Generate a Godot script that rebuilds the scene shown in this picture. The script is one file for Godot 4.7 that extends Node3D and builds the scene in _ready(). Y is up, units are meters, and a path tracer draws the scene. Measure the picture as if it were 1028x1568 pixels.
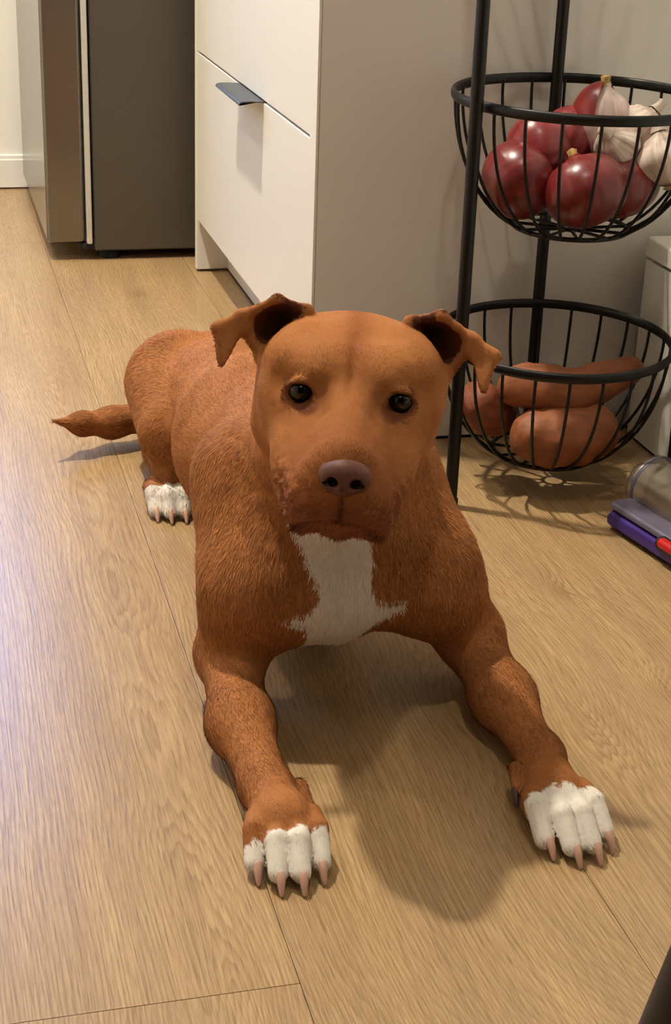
extends Node3D

# ------------------------------------------------------------------ naming helpers
var names_used := {}
var mats := {}
var FUR := true
var CELL := 0.003
var DENSITY := 0.45

func numbered(called: String) -> String:
	var n: int = names_used.get(called, 0)
	names_used[called] = n + 1
	return called if n == 0 else "%s_%03d" % [called, n]

func tag(o: Node3D, label: String, category: String, group := "", kind := "") -> void:
	o.set_meta("label", label)
	o.set_meta("category", category)
	if group != "": o.set_meta("group", group)
	if kind != "": o.set_meta("kind", kind)

func base(called: String, at: Vector3) -> Node3D:
	var o := Node3D.new()
	o.name = numbered(called)
	o.position = at
	add_child(o)
	return o

func part(called: String, mesh: Mesh, m: Material, parent: Node3D = null) -> MeshInstance3D:
	var o := MeshInstance3D.new()
	o.mesh = mesh
	o.material_override = m
	o.cast_shadow = GeometryInstance3D.SHADOW_CASTING_SETTING_ON
	if parent == null:
		o.name = numbered(called)
		add_child(o)
	else:
		var n := 0
		for c in parent.get_children():
			if String(c.name) == called or String(c.name).begins_with(called + "_0"): n += 1
		o.name = called if n == 0 else "%s_%03d" % [called, n]
		parent.add_child(o)
	return o

func struct(called: String, mesh: Mesh, m: Material) -> MeshInstance3D:
	var o := part(called, mesh, m)
	o.set_meta("kind", "structure")
	return o

func mat(c: Color, rough: float, metal := 0.0, spec := 0.5) -> StandardMaterial3D:
	var m := StandardMaterial3D.new()
	m.albedo_color = c
	m.roughness = rough
	m.metallic = metal
	m.metallic_specular = spec
	return m

# ------------------------------------------------------------------ geometry helpers
func geo() -> Dictionary:
	return {"v": PackedVector3Array(), "n": PackedVector3Array(), "uv": PackedVector2Array(), "c": PackedColorArray(), "i": PackedInt32Array()}

func done(g: Dictionary) -> ArrayMesh:
	var a := []
	a.resize(Mesh.ARRAY_MAX)
	a[Mesh.ARRAY_VERTEX] = g.v
	a[Mesh.ARRAY_NORMAL] = g.n
	a[Mesh.ARRAY_TEX_UV] = g.uv
	if g.c.size() == g.v.size() and g.c.size() > 0: a[Mesh.ARRAY_COLOR] = g.c
	a[Mesh.ARRAY_INDEX] = g.i
	var m := ArrayMesh.new()
	m.add_surface_from_arrays(Mesh.PRIMITIVE_TRIANGLES, a)
	return m

# rows of points (each row nu points); closed rows get a seam column; orientation is found from the volume
func add_grid(g: Dictionary, rows: Array, closed: bool, smooth_poles := true) -> void:
	var nv := rows.size()
	var nu: int = rows[0].size()
	var w := nu + (1 if closed else 0)
	var p := PackedVector3Array()
	for r in rows:
		for k in w: p.append(r[k % nu])
	var mid := Vector3.ZERO
	for q in p: mid += q
	mid /= p.size()
	var tri := PackedInt32Array()
	var vol := 0.0
	for j in nv - 1:
		for k in w - 1:
			var a := j * w + k
			var b := a + 1
			var c := a + w
			var d := c + 1
			if not p[a].is_equal_approx(p[b]):
				tri.append_array([a, b, c])
				vol += (p[a] - mid).dot((p[b] - mid).cross(p[c] - mid))
			if not p[c].is_equal_approx(p[d]):
				tri.append_array([b, d, c])
				vol += (p[b] - mid).dot((p[d] - mid).cross(p[c] - mid))
	var n := PackedVector3Array()
	n.resize(p.size())
	var s := 1.0 if vol > 0 else -1.0
	for t in range(0, tri.size(), 3):
		var fn := (p[tri[t + 1]] - p[tri[t]]).cross(p[tri[t + 2]] - p[tri[t]]) * s
		for k in 3: n[tri[t + k]] += fn
	if closed:
		for j in nv:
			var m2 := n[j * w] + n[j * w + w - 1]
			n[j * w] = m2
			n[j * w + w - 1] = m2
	for j in nv:
		if p[j * w].is_equal_approx(p[j * w + 1]) and smooth_poles:
			var m3 := Vector3.ZERO
			for k in w: m3 += n[j * w + k]
			for k in w: n[j * w + k] = m3
	var off: int = g.v.size()
	for k in p.size():
		g.v.append(p[k])
		g.n.append(n[k].normalized() if n[k].length() > 1e-14 else Vector3.UP)
		g.uv.append(Vector2(float(k % w) / (w - 1), float(k / w) / (nv - 1)))
	for t in range(0, tri.size(), 3):
		if s > 0: g.i.append_array([off + tri[t], off + tri[t + 2], off + tri[t + 1]])
		else: g.i.append_array([off + tri[t], off + tri[t + 1], off + tri[t + 2]])

func frame(dir: Vector3) -> Basis:
	var z := dir.normalized()
	var x := (Vector3.UP if absf(z.y) < 0.9 else Vector3.RIGHT).cross(z).normalized()
	return Basis(x, z.cross(x), z)

# tube through points with a radius for each; round = end caps as half domes
func add_tube(g: Dictionary, pts: Array, radii: Array, seg := 12, dome := false, flat := 1.0) -> void:
	var rows := []
	var np := pts.size()
	var up := Vector3.ZERO
	var list := []
	for k in np:
		var d: Vector3 = (pts[mini(k + 1, np - 1)] - pts[maxi(k - 1, 0)]).normalized()
		if up == Vector3.ZERO: up = frame(d).y
		up = (up - d * up.dot(d)).normalized()
		list.append([pts[k], d, up, radii[k]])
	if dome:
		var a = list[0]
		var b = list[-1]
		var pre := []
		for k in [0, 1, 2, 3]:
			var t: float = k / 4.0 * PI / 2
			pre.append([a[0] - a[1] * a[3] * cos(t), a[1], a[2], a[3] * sin(t)])
		var post := []
		for k in [3, 2, 1, 0]:
			var t: float = k / 4.0 * PI / 2
			post.append([b[0] + b[1] * b[3] * cos(t), b[1], b[2], b[3] * sin(t)])
		list = pre + list + post
	else:
		list.push_front([list[0][0], list[0][1], list[0][2], 0.0])
		list.push_back([list[-1][0], list[-1][1], list[-1][2], 0.0])
	for q in list:
		var row := PackedVector3Array()
		var side: Vector3 = q[2].cross(q[1])
		for s in seg:
			var a := TAU * s / seg
			row.append(q[0] + (side * cos(a) + q[2] * sin(a) * flat) * q[3])
		rows.append(row)
	if not dome:   # keep the ends crisp
		var body := rows.slice(1, rows.size() - 1)
		add_grid(g, body, true)
		add_disc(g, rows[1], list[0][0], -list[0][1])
		add_disc(g, rows[rows.size() - 2], list[-1][0], list[-1][1])
		return
	add_grid(g, rows, true)

func add_disc(g: Dictionary, ring: PackedVector3Array, mid: Vector3, n: Vector3) -> void:
	var off: int = g.v.size()
	g.v.append(mid); g.n.append(n); g.uv.append(Vector2(0.5, 0.5))
	for q in ring:
		g.v.append(q); g.n.append(n); g.uv.append(Vector2(0.5, 0.5))
	var k := ring.size()
	for j in k:
		var a := off + 1 + j
		var b := off + 1 + (j + 1) % k
		if (g.v[a] - mid).cross(g.v[b] - mid).dot(n) > 0: g.i.append_array([off, b, a])
		else: g.i.append_array([off, a, b])

# closed ring of tube
func add_torus(g: Dictionary, mid: Vector3, bas: Basis, r: float, rw: float, rh: float, seg := 72, ts := 10) -> void:
	var rows := []
	for k in seg + 1:
		var a := TAU * k / seg
		var d := bas.x * cos(a) + bas.z * sin(a)
		var row := PackedVector3Array()
		for s in ts:
			var b := TAU * s / ts
			row.append(mid + d * (r + rw * cos(b)) + bas.y * rh * sin(b))
		rows.append(row)
	add_grid(g, rows, true)

func add_lathe(g: Dictionary, prof: Array, seg: int, xf: Transform3D, wob: Array = []) -> void:
	var rows := []
	for q in prof:
		var row := PackedVector3Array()
		for s in seg:
			var a := TAU * s / seg
			var r: float = q.x
			for w in wob: r *= 1.0 + w[1] * cos(a * w[0] + w[2])
			row.append(xf * Vector3(r * cos(a), q.y, r * sin(a)))
		rows.append(row)
	add_grid(g, rows, true)

# box with chamfered edges; uv = (x, z) scaled
func add_box(g: Dictionary, mid: Vector3, size: Vector3, bev := 0.002, bas := Basis(), uvs := Vector2.ONE, uvo := Vector2.ZERO) -> void:
	var h := size / 2
	bev = minf(bev, minf(h.x, minf(h.y, h.z)) * 0.9)
	var off: int = g.v.size()
	var at := {}
	for ax in 3:
		for s in [-1, 1]:
			for i in [-1, 1]:
				for j in [-1, 1]:
					var q := Vector3.ZERO
					q[ax] = h[ax] * s
					q[(ax + 1) % 3] = (h[(ax + 1) % 3] - bev) * i
					q[(ax + 2) % 3] = (h[(ax + 2) % 3] - bev) * j
					var n := Vector3.ZERO
					n[ax] = s
					var sg := Vector3i(1 if q.x > 0 else -1, 1 if q.y > 0 else -1, 1 if q.z > 0 else -1)
					at[[ax, sg]] = g.v.size()
					g.v.append(mid + bas * q)
					g.n.append(bas * n)
					g.uv.append(Vector2(q.x * uvs.x, q.z * uvs.y) + uvo)
	var quad := func(a: int, b: int, c: int, d: int):
		var want: Vector3 = g.n[a] + g.n[b] + g.n[c] + g.n[d]
		for t in [[a, b, c], [a, c, d]]:
			if (g.v[t[1]] - g.v[t[0]]).cross(g.v[t[2]] - g.v[t[0]]).dot(want) > 0: g.i.append_array([t[0], t[2], t[1]])
			else: g.i.append_array(t)
	for ax in 3:
		var b := (ax + 1) % 3
		var c := (ax + 2) % 3
		for s in [-1, 1]:
			var k := []
			for ij in [[-1, -1], [1, -1], [1, 1], [-1, 1]]:
				var sg := Vector3i.ZERO
				sg[ax] = s
				sg[b] = ij[0]
				sg[c] = ij[1]
				k.append(at[[ax, sg]])
			quad.call(k[0], k[1], k[2], k[3])
		for i in [-1, 1]:     # edges along ax
			for j in [-1, 1]:
				var lo := Vector3i.ZERO
				lo[b] = i; lo[c] = j; lo[ax] = -1
				var hi := lo
				hi[ax] = 1
				quad.call(at[[b, lo]], at[[b, hi]], at[[c, hi]], at[[c, lo]])
	for x in [-1, 1]:
		for y in [-1, 1]:
			for z in [-1, 1]:
				var sg := Vector3i(x, y, z)
				var t := [at[[0, sg]], at[[1, sg]], at[[2, sg]]]
				if (g.v[t[1]] - g.v[t[0]]).cross(g.v[t[2]] - g.v[t[0]]).dot(bas * Vector3(sg)) > 0: t = [t[0], t[2], t[1]]
				g.i.append_array(t)

func box(mid: Vector3, size: Vector3, bev := 0.002) -> ArrayMesh:
	var g := geo()
	add_box(g, mid, size, bev)
	return done(g)

func lohi(lo: Vector3, hi: Vector3, bev := 0.002) -> ArrayMesh:
	return box((lo + hi) / 2, hi - lo, bev)

# ------------------------------------------------------------------ scene
func _ready() -> void:
	# camera
	var cam := Camera3D.new()
	cam.name = "camera"
	var yaw := deg_to_rad(14.978)
	var pit := deg_to_rad(22.917)
	var rol := deg_to_rad(2.036)
	var fw := Vector3(sin(yaw) * cos(pit), -sin(pit), -cos(yaw) * cos(pit))
	var rt := Vector3(cos(yaw), 0, sin(yaw))
	var up := rt.cross(fw)
	cam.transform = Transform3D(Basis(rt * cos(rol) + up * sin(rol), up * cos(rol) - rt * sin(rol), -fw), Vector3(0, 0.70, 0))
	cam.fov = rad_to_deg(2 * atan(784.0 / 2434.9))
	cam.near = 0.02
	cam.current = true
	add_child(cam)
	# sky, seen only through the window
	var we := WorldEnvironment.new()
	we.name = "world_environment"
	var env := Environment.new()
	env.background_mode = Environment.BG_SKY
	var sky := Sky.new()
	var sm := ProceduralSkyMaterial.new()
	sm.sky_top_color = Color(0.42, 0.58, 0.86)
	sm.sky_horizon_color = Color(0.80, 0.86, 0.96)
	sm.ground_bottom_color = Color(0.35, 0.36, 0.38)
	sm.ground_horizon_color = Color(0.62, 0.66, 0.72)
	sky.sky_material = sm
	env.sky = sky
	env.background_energy_multiplier = 20.0
	env.tonemap_mode = Environment.TONE_MAPPER_LINEAR
	env.tonemap_exposure = 0.92
	env.sdfgi_enabled = true
	env.ssao_enabled = true
	env.ssil_enabled = true
	we.environment = env
	add_child(we)
	# ceiling lamps: position, energy
	var warm := Color(1.0, 0.965, 0.895)
	downlight(Vector3(-0.15, 2.40, -2.05), 7.4, warm, "round recessed ceiling light above the dog")
	downlight(Vector3(-0.75, 2.40, -2.80), 2.4, warm, "round recessed ceiling light nearest the window wall")
	downlight(Vector3(0.25, 2.40, -0.60), 1.05, warm, "round recessed ceiling light in front of the dog")
	panel_light(Vector3(-0.24, 2.40, 1.15), 0.45, warm)
	build_room()
	build_fridge()
	build_cabinet()
	build_low_box()
	build_rack()
	build_produce()
	build_vacuum()
	build_chair()
	build_dog()

func downlight(at: Vector3, energy: float, c: Color, label: String) -> void:
	var o := base("downlight", at)
	tag(o, label, "ceiling light", "recessed ceiling lights")
	var g := geo()
	add_torus(g, Vector3(0, -0.004, 0), Basis(), 0.052, 0.010, 0.006, 40, 8)
	part("trim_ring", done(g), mat(Color(0.85, 0.85, 0.83), 0.4), o)
	var m := mat(Color(1, 0.95, 0.85), 0.5)
	m.emission_enabled = true
	m.emission = c
	m.emission_energy_multiplier = 3.0
	g = geo()
	var ring := PackedVector3Array()
	for k in 32: ring.append(Vector3(0.048 * cos(TAU * k / 32), 0, 0.048 * sin(TAU * k / 32)))
	add_disc(g, ring, Vector3.ZERO, Vector3.DOWN)
	part("lamp_lens", done(g), m, o).position = Vector3(0, -0.003, 0)
	var l := SpotLight3D.new()
	l.name = "lamp"
	l.position = Vector3(0, -0.02, 0)
	l.rotation.x = -PI / 2
	l.light_color = c
	l.light_energy = energy
	l.light_size = 0.05
	l.spot_angle = 80
	l.spot_range = 8
	l.spot_attenuation = 2
	l.spot_angle_attenuation = 1.0
	l.shadow_enabled = true
	o.add_child(l)

func panel_light(at: Vector3, energy: float, c: Color) -> void:
	var o := base("ceiling_panel_light", at)
	tag(o, "small square ceiling panel light over the near end of the room", "ceiling light")
	var g := geo()
	for q in [[-0.16, 0.0, 0.02, 0.34], [0.16, 0.0, 0.02, 0.34], [0.0, -0.16, 0.30, 0.02], [0.0, 0.16, 0.30, 0.02]]:
		add_box(g, Vector3(q[0], -0.006, q[1]), Vector3(q[2], 0.02, q[3]), 0.002)
	part("frame", done(g), mat(Color(0.85, 0.85, 0.83), 0.4), o)
	var m := mat(Color(1, 0.97, 0.9), 0.5)
	m.emission_enabled = true
	m.emission = c
	m.emission_energy_multiplier = 1.5
	part("lamp_diffuser", box(Vector3(0, -0.006, 0), Vector3(0.30, 0.008, 0.30), 0.0), m, o)
	var l := AreaLight3D.new()
	l.name = "lamp"
	l.position = Vector3(0, -0.016, 0)
	l.rotation.x = -PI / 2
	l.area_size = Vector2(0.29, 0.29)
	l.area_normalize_energy = true
	l.light_color = c
	l.light_energy = energy
	l.area_range = 8.0
	l.area_attenuation = 2.0
	l.shadow_enabled = true
	o.add_child(l)

# ------------------------------------------------------------------ textures
func wood_texture(sd: int, x0: float, y0: float, wave: float, knots: Array) -> ImageTexture:
	var W := 512
	var H := 2048
	var rng := FastNoiseLite.new()
	rng.seed = sd
	rng.noise_type = FastNoiseLite.TYPE_SIMPLEX_SMOOTH
	rng.fractal_type = FastNoiseLite.FRACTAL_NONE
	rng.frequency = 1.0
	var data := PackedByteArray()
	data.resize(W * H * 3)
	var light := Color(0.795, 0.662, 0.465)
	var dark := Color(0.490, 0.370, 0.235)
	var tone := Color(0.700, 0.575, 0.415)
	for j in H:
		var v := 2.1 * j / H
		var wx := 0.022 * rng.get_noise_2d(v * 1.7, 11.3) + 0.002 * rng.get_noise_2d(v * 4.0, 91.3)
		var dy := wave * rng.get_noise_2d(v * 1.1, 37.1) + 0.3 * wave * rng.get_noise_2d(v * 3.7, 57.1)
		for i in W:
			var u := 0.2355 * (float(i) / W - 0.5)
			var x := u - x0 + wx
			var y := y0 + dy
			var r := sqrt(x * x + y * y)
			r += 0.0030 * rng.get_noise_2d(u * 26.0, v * 2.6)
			var kn := 0.0
			for k in knots:
				var e := exp(-(pow((u - k.x) / k.z, 2) + pow((v - k.y) / (k.z * 2.2), 2)))
				r += 0.013 * e
				kn = maxf(kn, e)
			var t := r * 270.0 + 0.30 * rng.get_noise_2d(u * 160.0, v * 5.0)
			var f := t - floorf(t)
			var ring := f * f * (1.0 if f < 0.86 else (1.0 - f) / 0.14)
			var fine := rng.get_noise_2d(u * 1300.0, v * 30.0)
			var pore := clampf(fine * 1.6 - 0.35, 0, 1)
			var streak := rng.get_noise_2d(u * 480.0 + 77.0, v * 4.0)
			var mid := 0.5 + 0.5 * rng.get_noise_2d(u * 22.0 + 50.0, v * 2.3)
			var c := light.lerp(tone, mid * 0.75)
			c = c.lerp(dark, clampf(0.06 + ring * 0.46 + pore * 0.40 + streak * 0.20 + kn * kn * 0.25, 0, 1))
			var gain := 1.0 + 0.05 * rng.get_noise_2d(u * 700.0 + 9.0, v * 15.0)
			var at := (j * W + i) * 3
			data[at] = clampi(int(c.r * gain * 255), 0, 255)
			data[at + 1] = clampi(int(c.g * gain * 255), 0, 255)
			data[at + 2] = clampi(int(c.b * gain * 255), 0, 255)
	return ImageTexture.create_from_image(Image.create_from_data(W, H, false, Image.FORMAT_RGB8, data))

func streak_texture(a: Color, b: Color, fx: float, fy: float, sd: int) -> ImageTexture:
	var n := FastNoiseLite.new()
	n.seed = sd
	n.frequency = 1.0
	n.fractal_octaves = 3
	var im := Image.create(256, 256, false, Image.FORMAT_RGB8)
	for y in 256:
		for x in 256:
			var an := TAU * x / 256.0
			var t := 0.5 + 0.75 * n.get_noise_3d(cos(an) * fx, sin(an) * fx, y / 256.0 * fy)
			im.set_pixel(x, y, a.lerp(b, clampf(t, 0, 1)))
	return ImageTexture.create_from_image(im)

# ------------------------------------------------------------------ room
func build_room() -> void:
	var X0 := -1.67
	var X1 := 1.075
	var Z0 := -3.42
	var Z1 := 1.50
	var wall := mat(Color(0.93, 0.92, 0.89), 0.7)
	var white := mat(Color(0.91, 0.905, 0.88), 0.4)
	# floor: a slab with laminate planks laid on it
	var fl := struct("floor", lohi(Vector3(X0, -0.15, Z0), Vector3(X1, -0.0125, Z1), 0.0), mat(Color(0.52, 0.38, 0.24), 0.9))
	var tex := []
	tex.append(wood_texture(11, 0.060, 0.012, 0.030, []))
	tex.append(wood_texture(23, -0.03, 0.016, 0.040, [Vector3(0.043, 0.541, 0.014), Vector3(0.060, 0.76, 0.020)]))
	tex.append(wood_texture(37, 0.16, 0.03, 0.05, [Vector3(0.008, 0.28, 0.018)]))
	var pm := []
	for t in tex:
		var m := mat(Color(0.90, 0.90, 0.91), 0.29, 0.0, 0.5)
		m.albedo_texture = t
		m.heightmap_enabled = true
		m.heightmap_texture = t
		m.heightmap_scale = 0.03
		pm.append(m)
	var L := 2.10
	var seams := [0.208 - 0.2355 * 8]
	var starts := [-0.3, -1.4, 0.2, -0.9, -1.9, -0.5, -1.2, -0.825 - 2.1, -2.83, -1.90, -0.9 - 2.1, -2.6, -1.9, -1.3]
	for k in 13:
		var xa: float = 0.208 - 0.2355 * 8 + 0.2355 * k
		var xb := minf(xa + 0.2355, X1)
		xa = maxf(xa, X0)
		if xb - xa < 0.01: continue
		var z: float = starts[k]
		while z > Z0: z -= L
		var n := 0
		while z < Z1:
			var za := maxf(z, Z0)
			var zb := minf(z + L, Z1)
			if zb - za > 0.02:
				var g := geo()
				var flip := -1.0 if (k + n) % 2 == 0 else 1.0
				if k == 8 or k == 9 or k == 7: flip = 1.0
				# v along z, u across
				add_box(g, Vector3((xa + xb) / 2, -0.006, (za + zb) / 2), Vector3(xb - xa - 0.00025, 0.012, zb - za - 0.00025), 0.0005, Basis(), Vector2(flip / 0.2355, flip / 2.1), Vector2(0.5, ((za + zb) / 2 - z) / 2.1 if flip > 0 else 1.0 - ((za + zb) / 2 - z) / 2.1))
				var which: int = (k * 2 + n) % 3
				if k == 7: which = 0
				if k == 8: which = 2
				if k == 9: which = 1
				if k == 10: which = 0
				part("plank", done(g), pm[which], fl)
			z += L
			n += 1
	var t := 0.15
	# walls, thick
	struct("wall_right", lohi(Vector3(X1, -0.15, Z0 - t), Vector3(X1 + t, 2.6, Z1 + t), 0.0), wall)
	struct("wall_left", lohi(Vector3(X0 - t, -0.15, Z0 - t), Vector3(X0, 2.6, Z1 + t), 0.0), wall)
	struct("wall_front", lohi(Vector3(X0, -0.15, Z1), Vector3(X1, 2.6, Z1 + t), 0.0), mat(Color(0.27, 0.24, 0.21), 0.8))
	# back wall with a window opening left of the fridge
	var wx0 := -0.95
	var wx1 := 0.195
	var wy0 := 0.70
	var wy1 := 1.75
	var g := geo()
	add_box(g, Vector3((X0 + wx0) / 2, 1.225, Z0 - t / 2), Vector3(wx0 - X0, 2.75, t), 0.0)
	add_box(g, Vector3((X1 + wx1) / 2, 1.225, Z0 - t / 2), Vector3(X1 - wx1, 2.75, t), 0.0)
	add_box(g, Vector3((wx0 + wx1) / 2, (wy0 - 0.15) / 2, Z0 - t / 2), Vector3(wx1 - wx0, wy0 + 0.15, t), 0.0)
	add_box(g, Vector3((wx0 + wx1) / 2, (wy1 + 2.6) / 2, Z0 - t / 2), Vector3(wx1 - wx0, 2.6 - wy1, t), 0.0)
	struct("wall_back", done(g), wall)
	g = geo()
	var fwid := 0.05
	for q in [[wx0, wx0 + fwid, wy0, wy1], [wx1 - fwid, wx1, wy0, wy1], [wx0 + fwid, wx1 - fwid, wy0, wy0 + fwid], [wx0 + fwid, wx1 - fwid, wy1 - fwid, wy1], [(wx0 + wx1) / 2 - 0.03, (wx0 + wx1) / 2 + 0.03, wy0 + fwid, wy1 - fwid]]:
		add_box(g, Vector3((q[0] + q[1]) / 2, (q[2] + q[3]) / 2, Z0 - 0.08), Vector3(q[1] - q[0], q[3] - q[2], 0.05), 0.004)
	var win := struct("window_1", done(g), white)
	var gl := mat(Color(0.95, 0.97, 1.0, 0.06), 0.02)
	gl.transparency = BaseMaterial3D.TRANSPARENCY_ALPHA
	for k in 2:
		var xa := wx0 + fwid if k == 0 else (wx0 + wx1) / 2 + 0.03
		var xb := (wx0 + wx1) / 2 - 0.03 if k == 0 else wx1 - fwid
		part("pane", lohi(Vector3(xa, wy0 + fwid, Z0 - 0.082), Vector3(xb, wy1 - fwid, Z0 - 0.078), 0.0), gl, win)
	# baseboard: flat board with a rounded top
	g = geo()
	add_box(g, Vector3((X0 + X1) / 2, 0.032, Z0 + 0.006), Vector3(X1 - X0 - 0.02, 0.058, 0.012), 0.001)
	add_box(g, Vector3((X0 + X1) / 2, 0.064, Z0 + 0.004), Vector3(X1 - X0 - 0.02, 0.014, 0.008), 0.005)
	struct("baseboard_back", done(g), white)
	struct("baseboard_left", lohi(Vector3(X0, 0.002, Z0 + 0.013), Vector3(X0 + 0.012, 0.07, Z1 - 0.001), 0.003), white)
	struct("ceiling", lohi(Vector3(X0 - t, 2.405, Z0 - t), Vector3(X1 + t, 2.6, Z1 + t), 0.0), mat(Color(0.93, 0.92, 0.90), 0.8))

# ------------------------------------------------------------------ fridge
func build_fridge() -> void:
	var o := base("refrigerator", Vector3(0.53, 0, -3.08))
	tag(o, "tall grey steel refrigerator standing left of the white drawers", "refrigerator")
	var P := o.position
	var side := mat(Color(0.36, 0.335, 0.30), 0.45, 0.55)
	var steel := mat(Color(0.52, 0.50, 0.46), 0.24, 0.85)
	var bar := mat(Color(0.80, 0.79, 0.75), 0.35, 0.3)
	var black := mat(Color(0.02, 0.02, 0.02), 0.7)
	part("body", lohi(Vector3(0.2865, 0.016, -3.385) - P, Vector3(0.93, 1.80, -2.78) - P, 0.004), side, o)
	var d := part("door", lohi(Vector3(0.205, 0.031, -3.385) - P, Vector3(0.2715, 1.80, -2.78) - P, 0.006), steel, o)
	part("edge_strip", lohi(Vector3(0.2735, 0.030, -3.38) - P, Vector3(0.2835, 1.80, -2.776) - P, 0.002), bar, d)
	part("gasket", lohi(Vector3(0.2710, 0.034, -3.375) - P, Vector3(0.2870, 1.79, -2.80) - P, 0.0), black, o)
	for q in [Vector2(0.317, -2.81), Vector2(0.317, -3.34), Vector2(0.88, -2.82), Vector2(0.88, -3.34)]:
		var g := geo()
		add_tube(g, [Vector3(q.x, 0, q.y) - P, Vector3(q.x, 0.012, q.y) - P, Vector3(q.x, 0.018, q.y) - P], [0.019, 0.019, 0.012], 20)
		part("foot", done(g), black, o)
	part("hinge", lohi(Vector3(0.262, 0.019, -2.80) - P, Vector3(0.290, 0.031, -2.783) - P, 0.002), black, o)

# ------------------------------------------------------------------ drawer cabinet
func build_cabinet() -> void:
	var o := base("drawer_cabinet", Vector3(0.75, 0, -2.25))
	tag(o, "white drawer cabinet with dark tab handle and grey end panel", "cabinet")
	var P := o.position
	var white := mat(Color(0.86, 0.845, 0.80), 0.38)
	var grey := mat(Color(0.84, 0.825, 0.795), 0.45)
	var dark := mat(Color(0.05, 0.045, 0.04), 0.8)
	var XR := 1.07
	# end panel near the rack, with its white front edge band
	part("end_panel", lohi(Vector3(0.4475, 0.004, -1.837) - P, Vector3(XR, 0.665, -1.807) - P, 0.0012), grey, o)
	part("edge_band", lohi(Vector3(0.4440, 0.004, -1.8372) - P, Vector3(0.4474, 0.665, -1.8068) - P, 0.0008), white, o)
	part("side_panel", lohi(Vector3(0.452, 0.004, -2.698) - P, Vector3(XR, 0.665, -2.680) - P, 0.0012), white, o)
	part("carcass", lohi(Vector3(0.474, 0.098, -2.679) - P, Vector3(XR, 0.665, -1.838) - P, 0.001), dark, o)
	part("kick_board", lohi(Vector3(0.507, 0.003, -2.679) - P, Vector3(0.523, 0.096, -1.838) - P, 0.001), white, o)
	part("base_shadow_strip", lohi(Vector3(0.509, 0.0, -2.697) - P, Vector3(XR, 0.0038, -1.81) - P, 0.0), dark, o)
	var ys := [0.0935, 0.3705, 0.3735, 0.647]
	for k in 2:
		var d := part("drawer", lohi(Vector3(0.452, ys[k * 2], -2.676) - P, Vector3(0.472, ys[k * 2 + 1], -1.8405) - P, 0.0012), white, o)
		# tab handle: a thin bent plate over the top edge, reaching out
		var metal := mat(Color(0.30, 0.31, 0.31), 0.5, 0.3)
		var g := geo()
		var y: float = ys[k * 2 + 1] + 0.0015
		var rows := []
		var prof := [Vector2(0.468, y), Vector2(0.452, y), Vector2(0.436, y + 0.0006), Vector2(0.424, y + 0.0004), Vector2(0.419, y - 0.001), Vector2(0.4175, y - 0.004)]
		for e in 2:
			pass
		for s in [0, 1]:
			for j in prof.size():
				var q: Vector2 = prof[j if s == 0 else prof.size() - 1 - j]
				var dd := Vector2(0.0, 0.0) if s == 0 else Vector2(0.0012, -0.0014)
				rows.append(PackedVector3Array([Vector3(q.x + dd.x, q.y + dd.y, -2.315) - P, Vector3(q.x + dd.x, q.y + dd.y, -2.138) - P]))
		rows.append(rows[0])
		add_grid(g, rows, false)
		for zz in [-2.315, -2.138]:   # close the two ends
			var ring := PackedVector3Array()
			for r in rows.size() - 1: ring.append(rows[r][0 if zz < -2.2 else 1])
			var n2 := Vector3(0, 0, -1 if zz < -2.2 else 1)
			add_disc(g, ring, Vector3(0.444, y - 0.0006, zz) - P, n2)
		part("handle", done(g), metal, d).set_meta("label", "dark grey tab handle")
	var top := base("worktop", Vector3(0.75, 0.6655, -2.25))
	tag(top, "pale worktop slab lying on the white drawer cabinet", "worktop")
	part("slab", lohi(Vector3(-0.32, 0, -0.45), Vector3(0.322, 0.035, 0.46), 0.004), mat(Color(0.82, 0.80, 0.76), 0.3), top)

func build_low_box() -> void:
	var o := base("low_white_cabinet", Vector3(0.968, 0, -1.30))
	tag(o, "low white cabinet with a thick top standing right of the wire rack", "cabinet")
	var P := o.position
	var white := mat(Color(0.84, 0.825, 0.78), 0.4)
	part("body", lohi(Vector3(0.864, 0.004, -1.783) - P, Vector3(1.07, 0.234, -0.82) - P, 0.0015), white, o)
	part("top_panel", lohi(Vector3(0.862, 0.2355, -1.785) - P, Vector3(1.07, 0.262, -0.815) - P, 0.004), white, o)
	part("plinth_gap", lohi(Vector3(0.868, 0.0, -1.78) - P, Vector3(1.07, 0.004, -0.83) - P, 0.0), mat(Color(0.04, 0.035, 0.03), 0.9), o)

# ------------------------------------------------------------------ wire rack with bowl baskets
func build_rack() -> void:
	var C := Vector3(0.699, 0, -1.650)
	var o := base("wire_basket_rack", C)
	tag(o, "black wire rack holding round vegetable baskets on three poles", "rack")
	var iron := mat(Color(0.035, 0.035, 0.034), 0.42, 0.3)
	for q in [Vector2(0.5625, -1.594), Vector2(0.833, -1.588), Vector2(0.7275, -1.786)]:
		var g := geo()
		var pts := []
		var rad := []
		for k in 13:
			pts.append(Vector3(q.x, 0.004 + 0.10 * k * 0.9, q.y) - C)
			rad.append(0.0072)
		add_tube(g, pts, rad, 14)
		var pole := part("pole", done(g), iron, o)
		g = geo()
		add_tube(g, [Vector3(q.x, 0.0, q.y) - C, Vector3(q.x, 0.010, q.y) - C], [0.0085, 0.0085], 14)
		part("foot_cap", done(g), mat(Color(0.02, 0.02, 0.02), 0.8), pole)
	basket(o, Vector3(0.697, 0.177, -1.650) - C, 0.134, 0.138, 2.2, iron)
	basket(o, Vector3(0.705, 0.449, -1.653) - C, 0.141, 0.142, 1.0, iron)
	basket(o, Vector3(0.703, 0.735, -1.650) - C, 0.130, 0.120, 0.0, iron)

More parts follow.
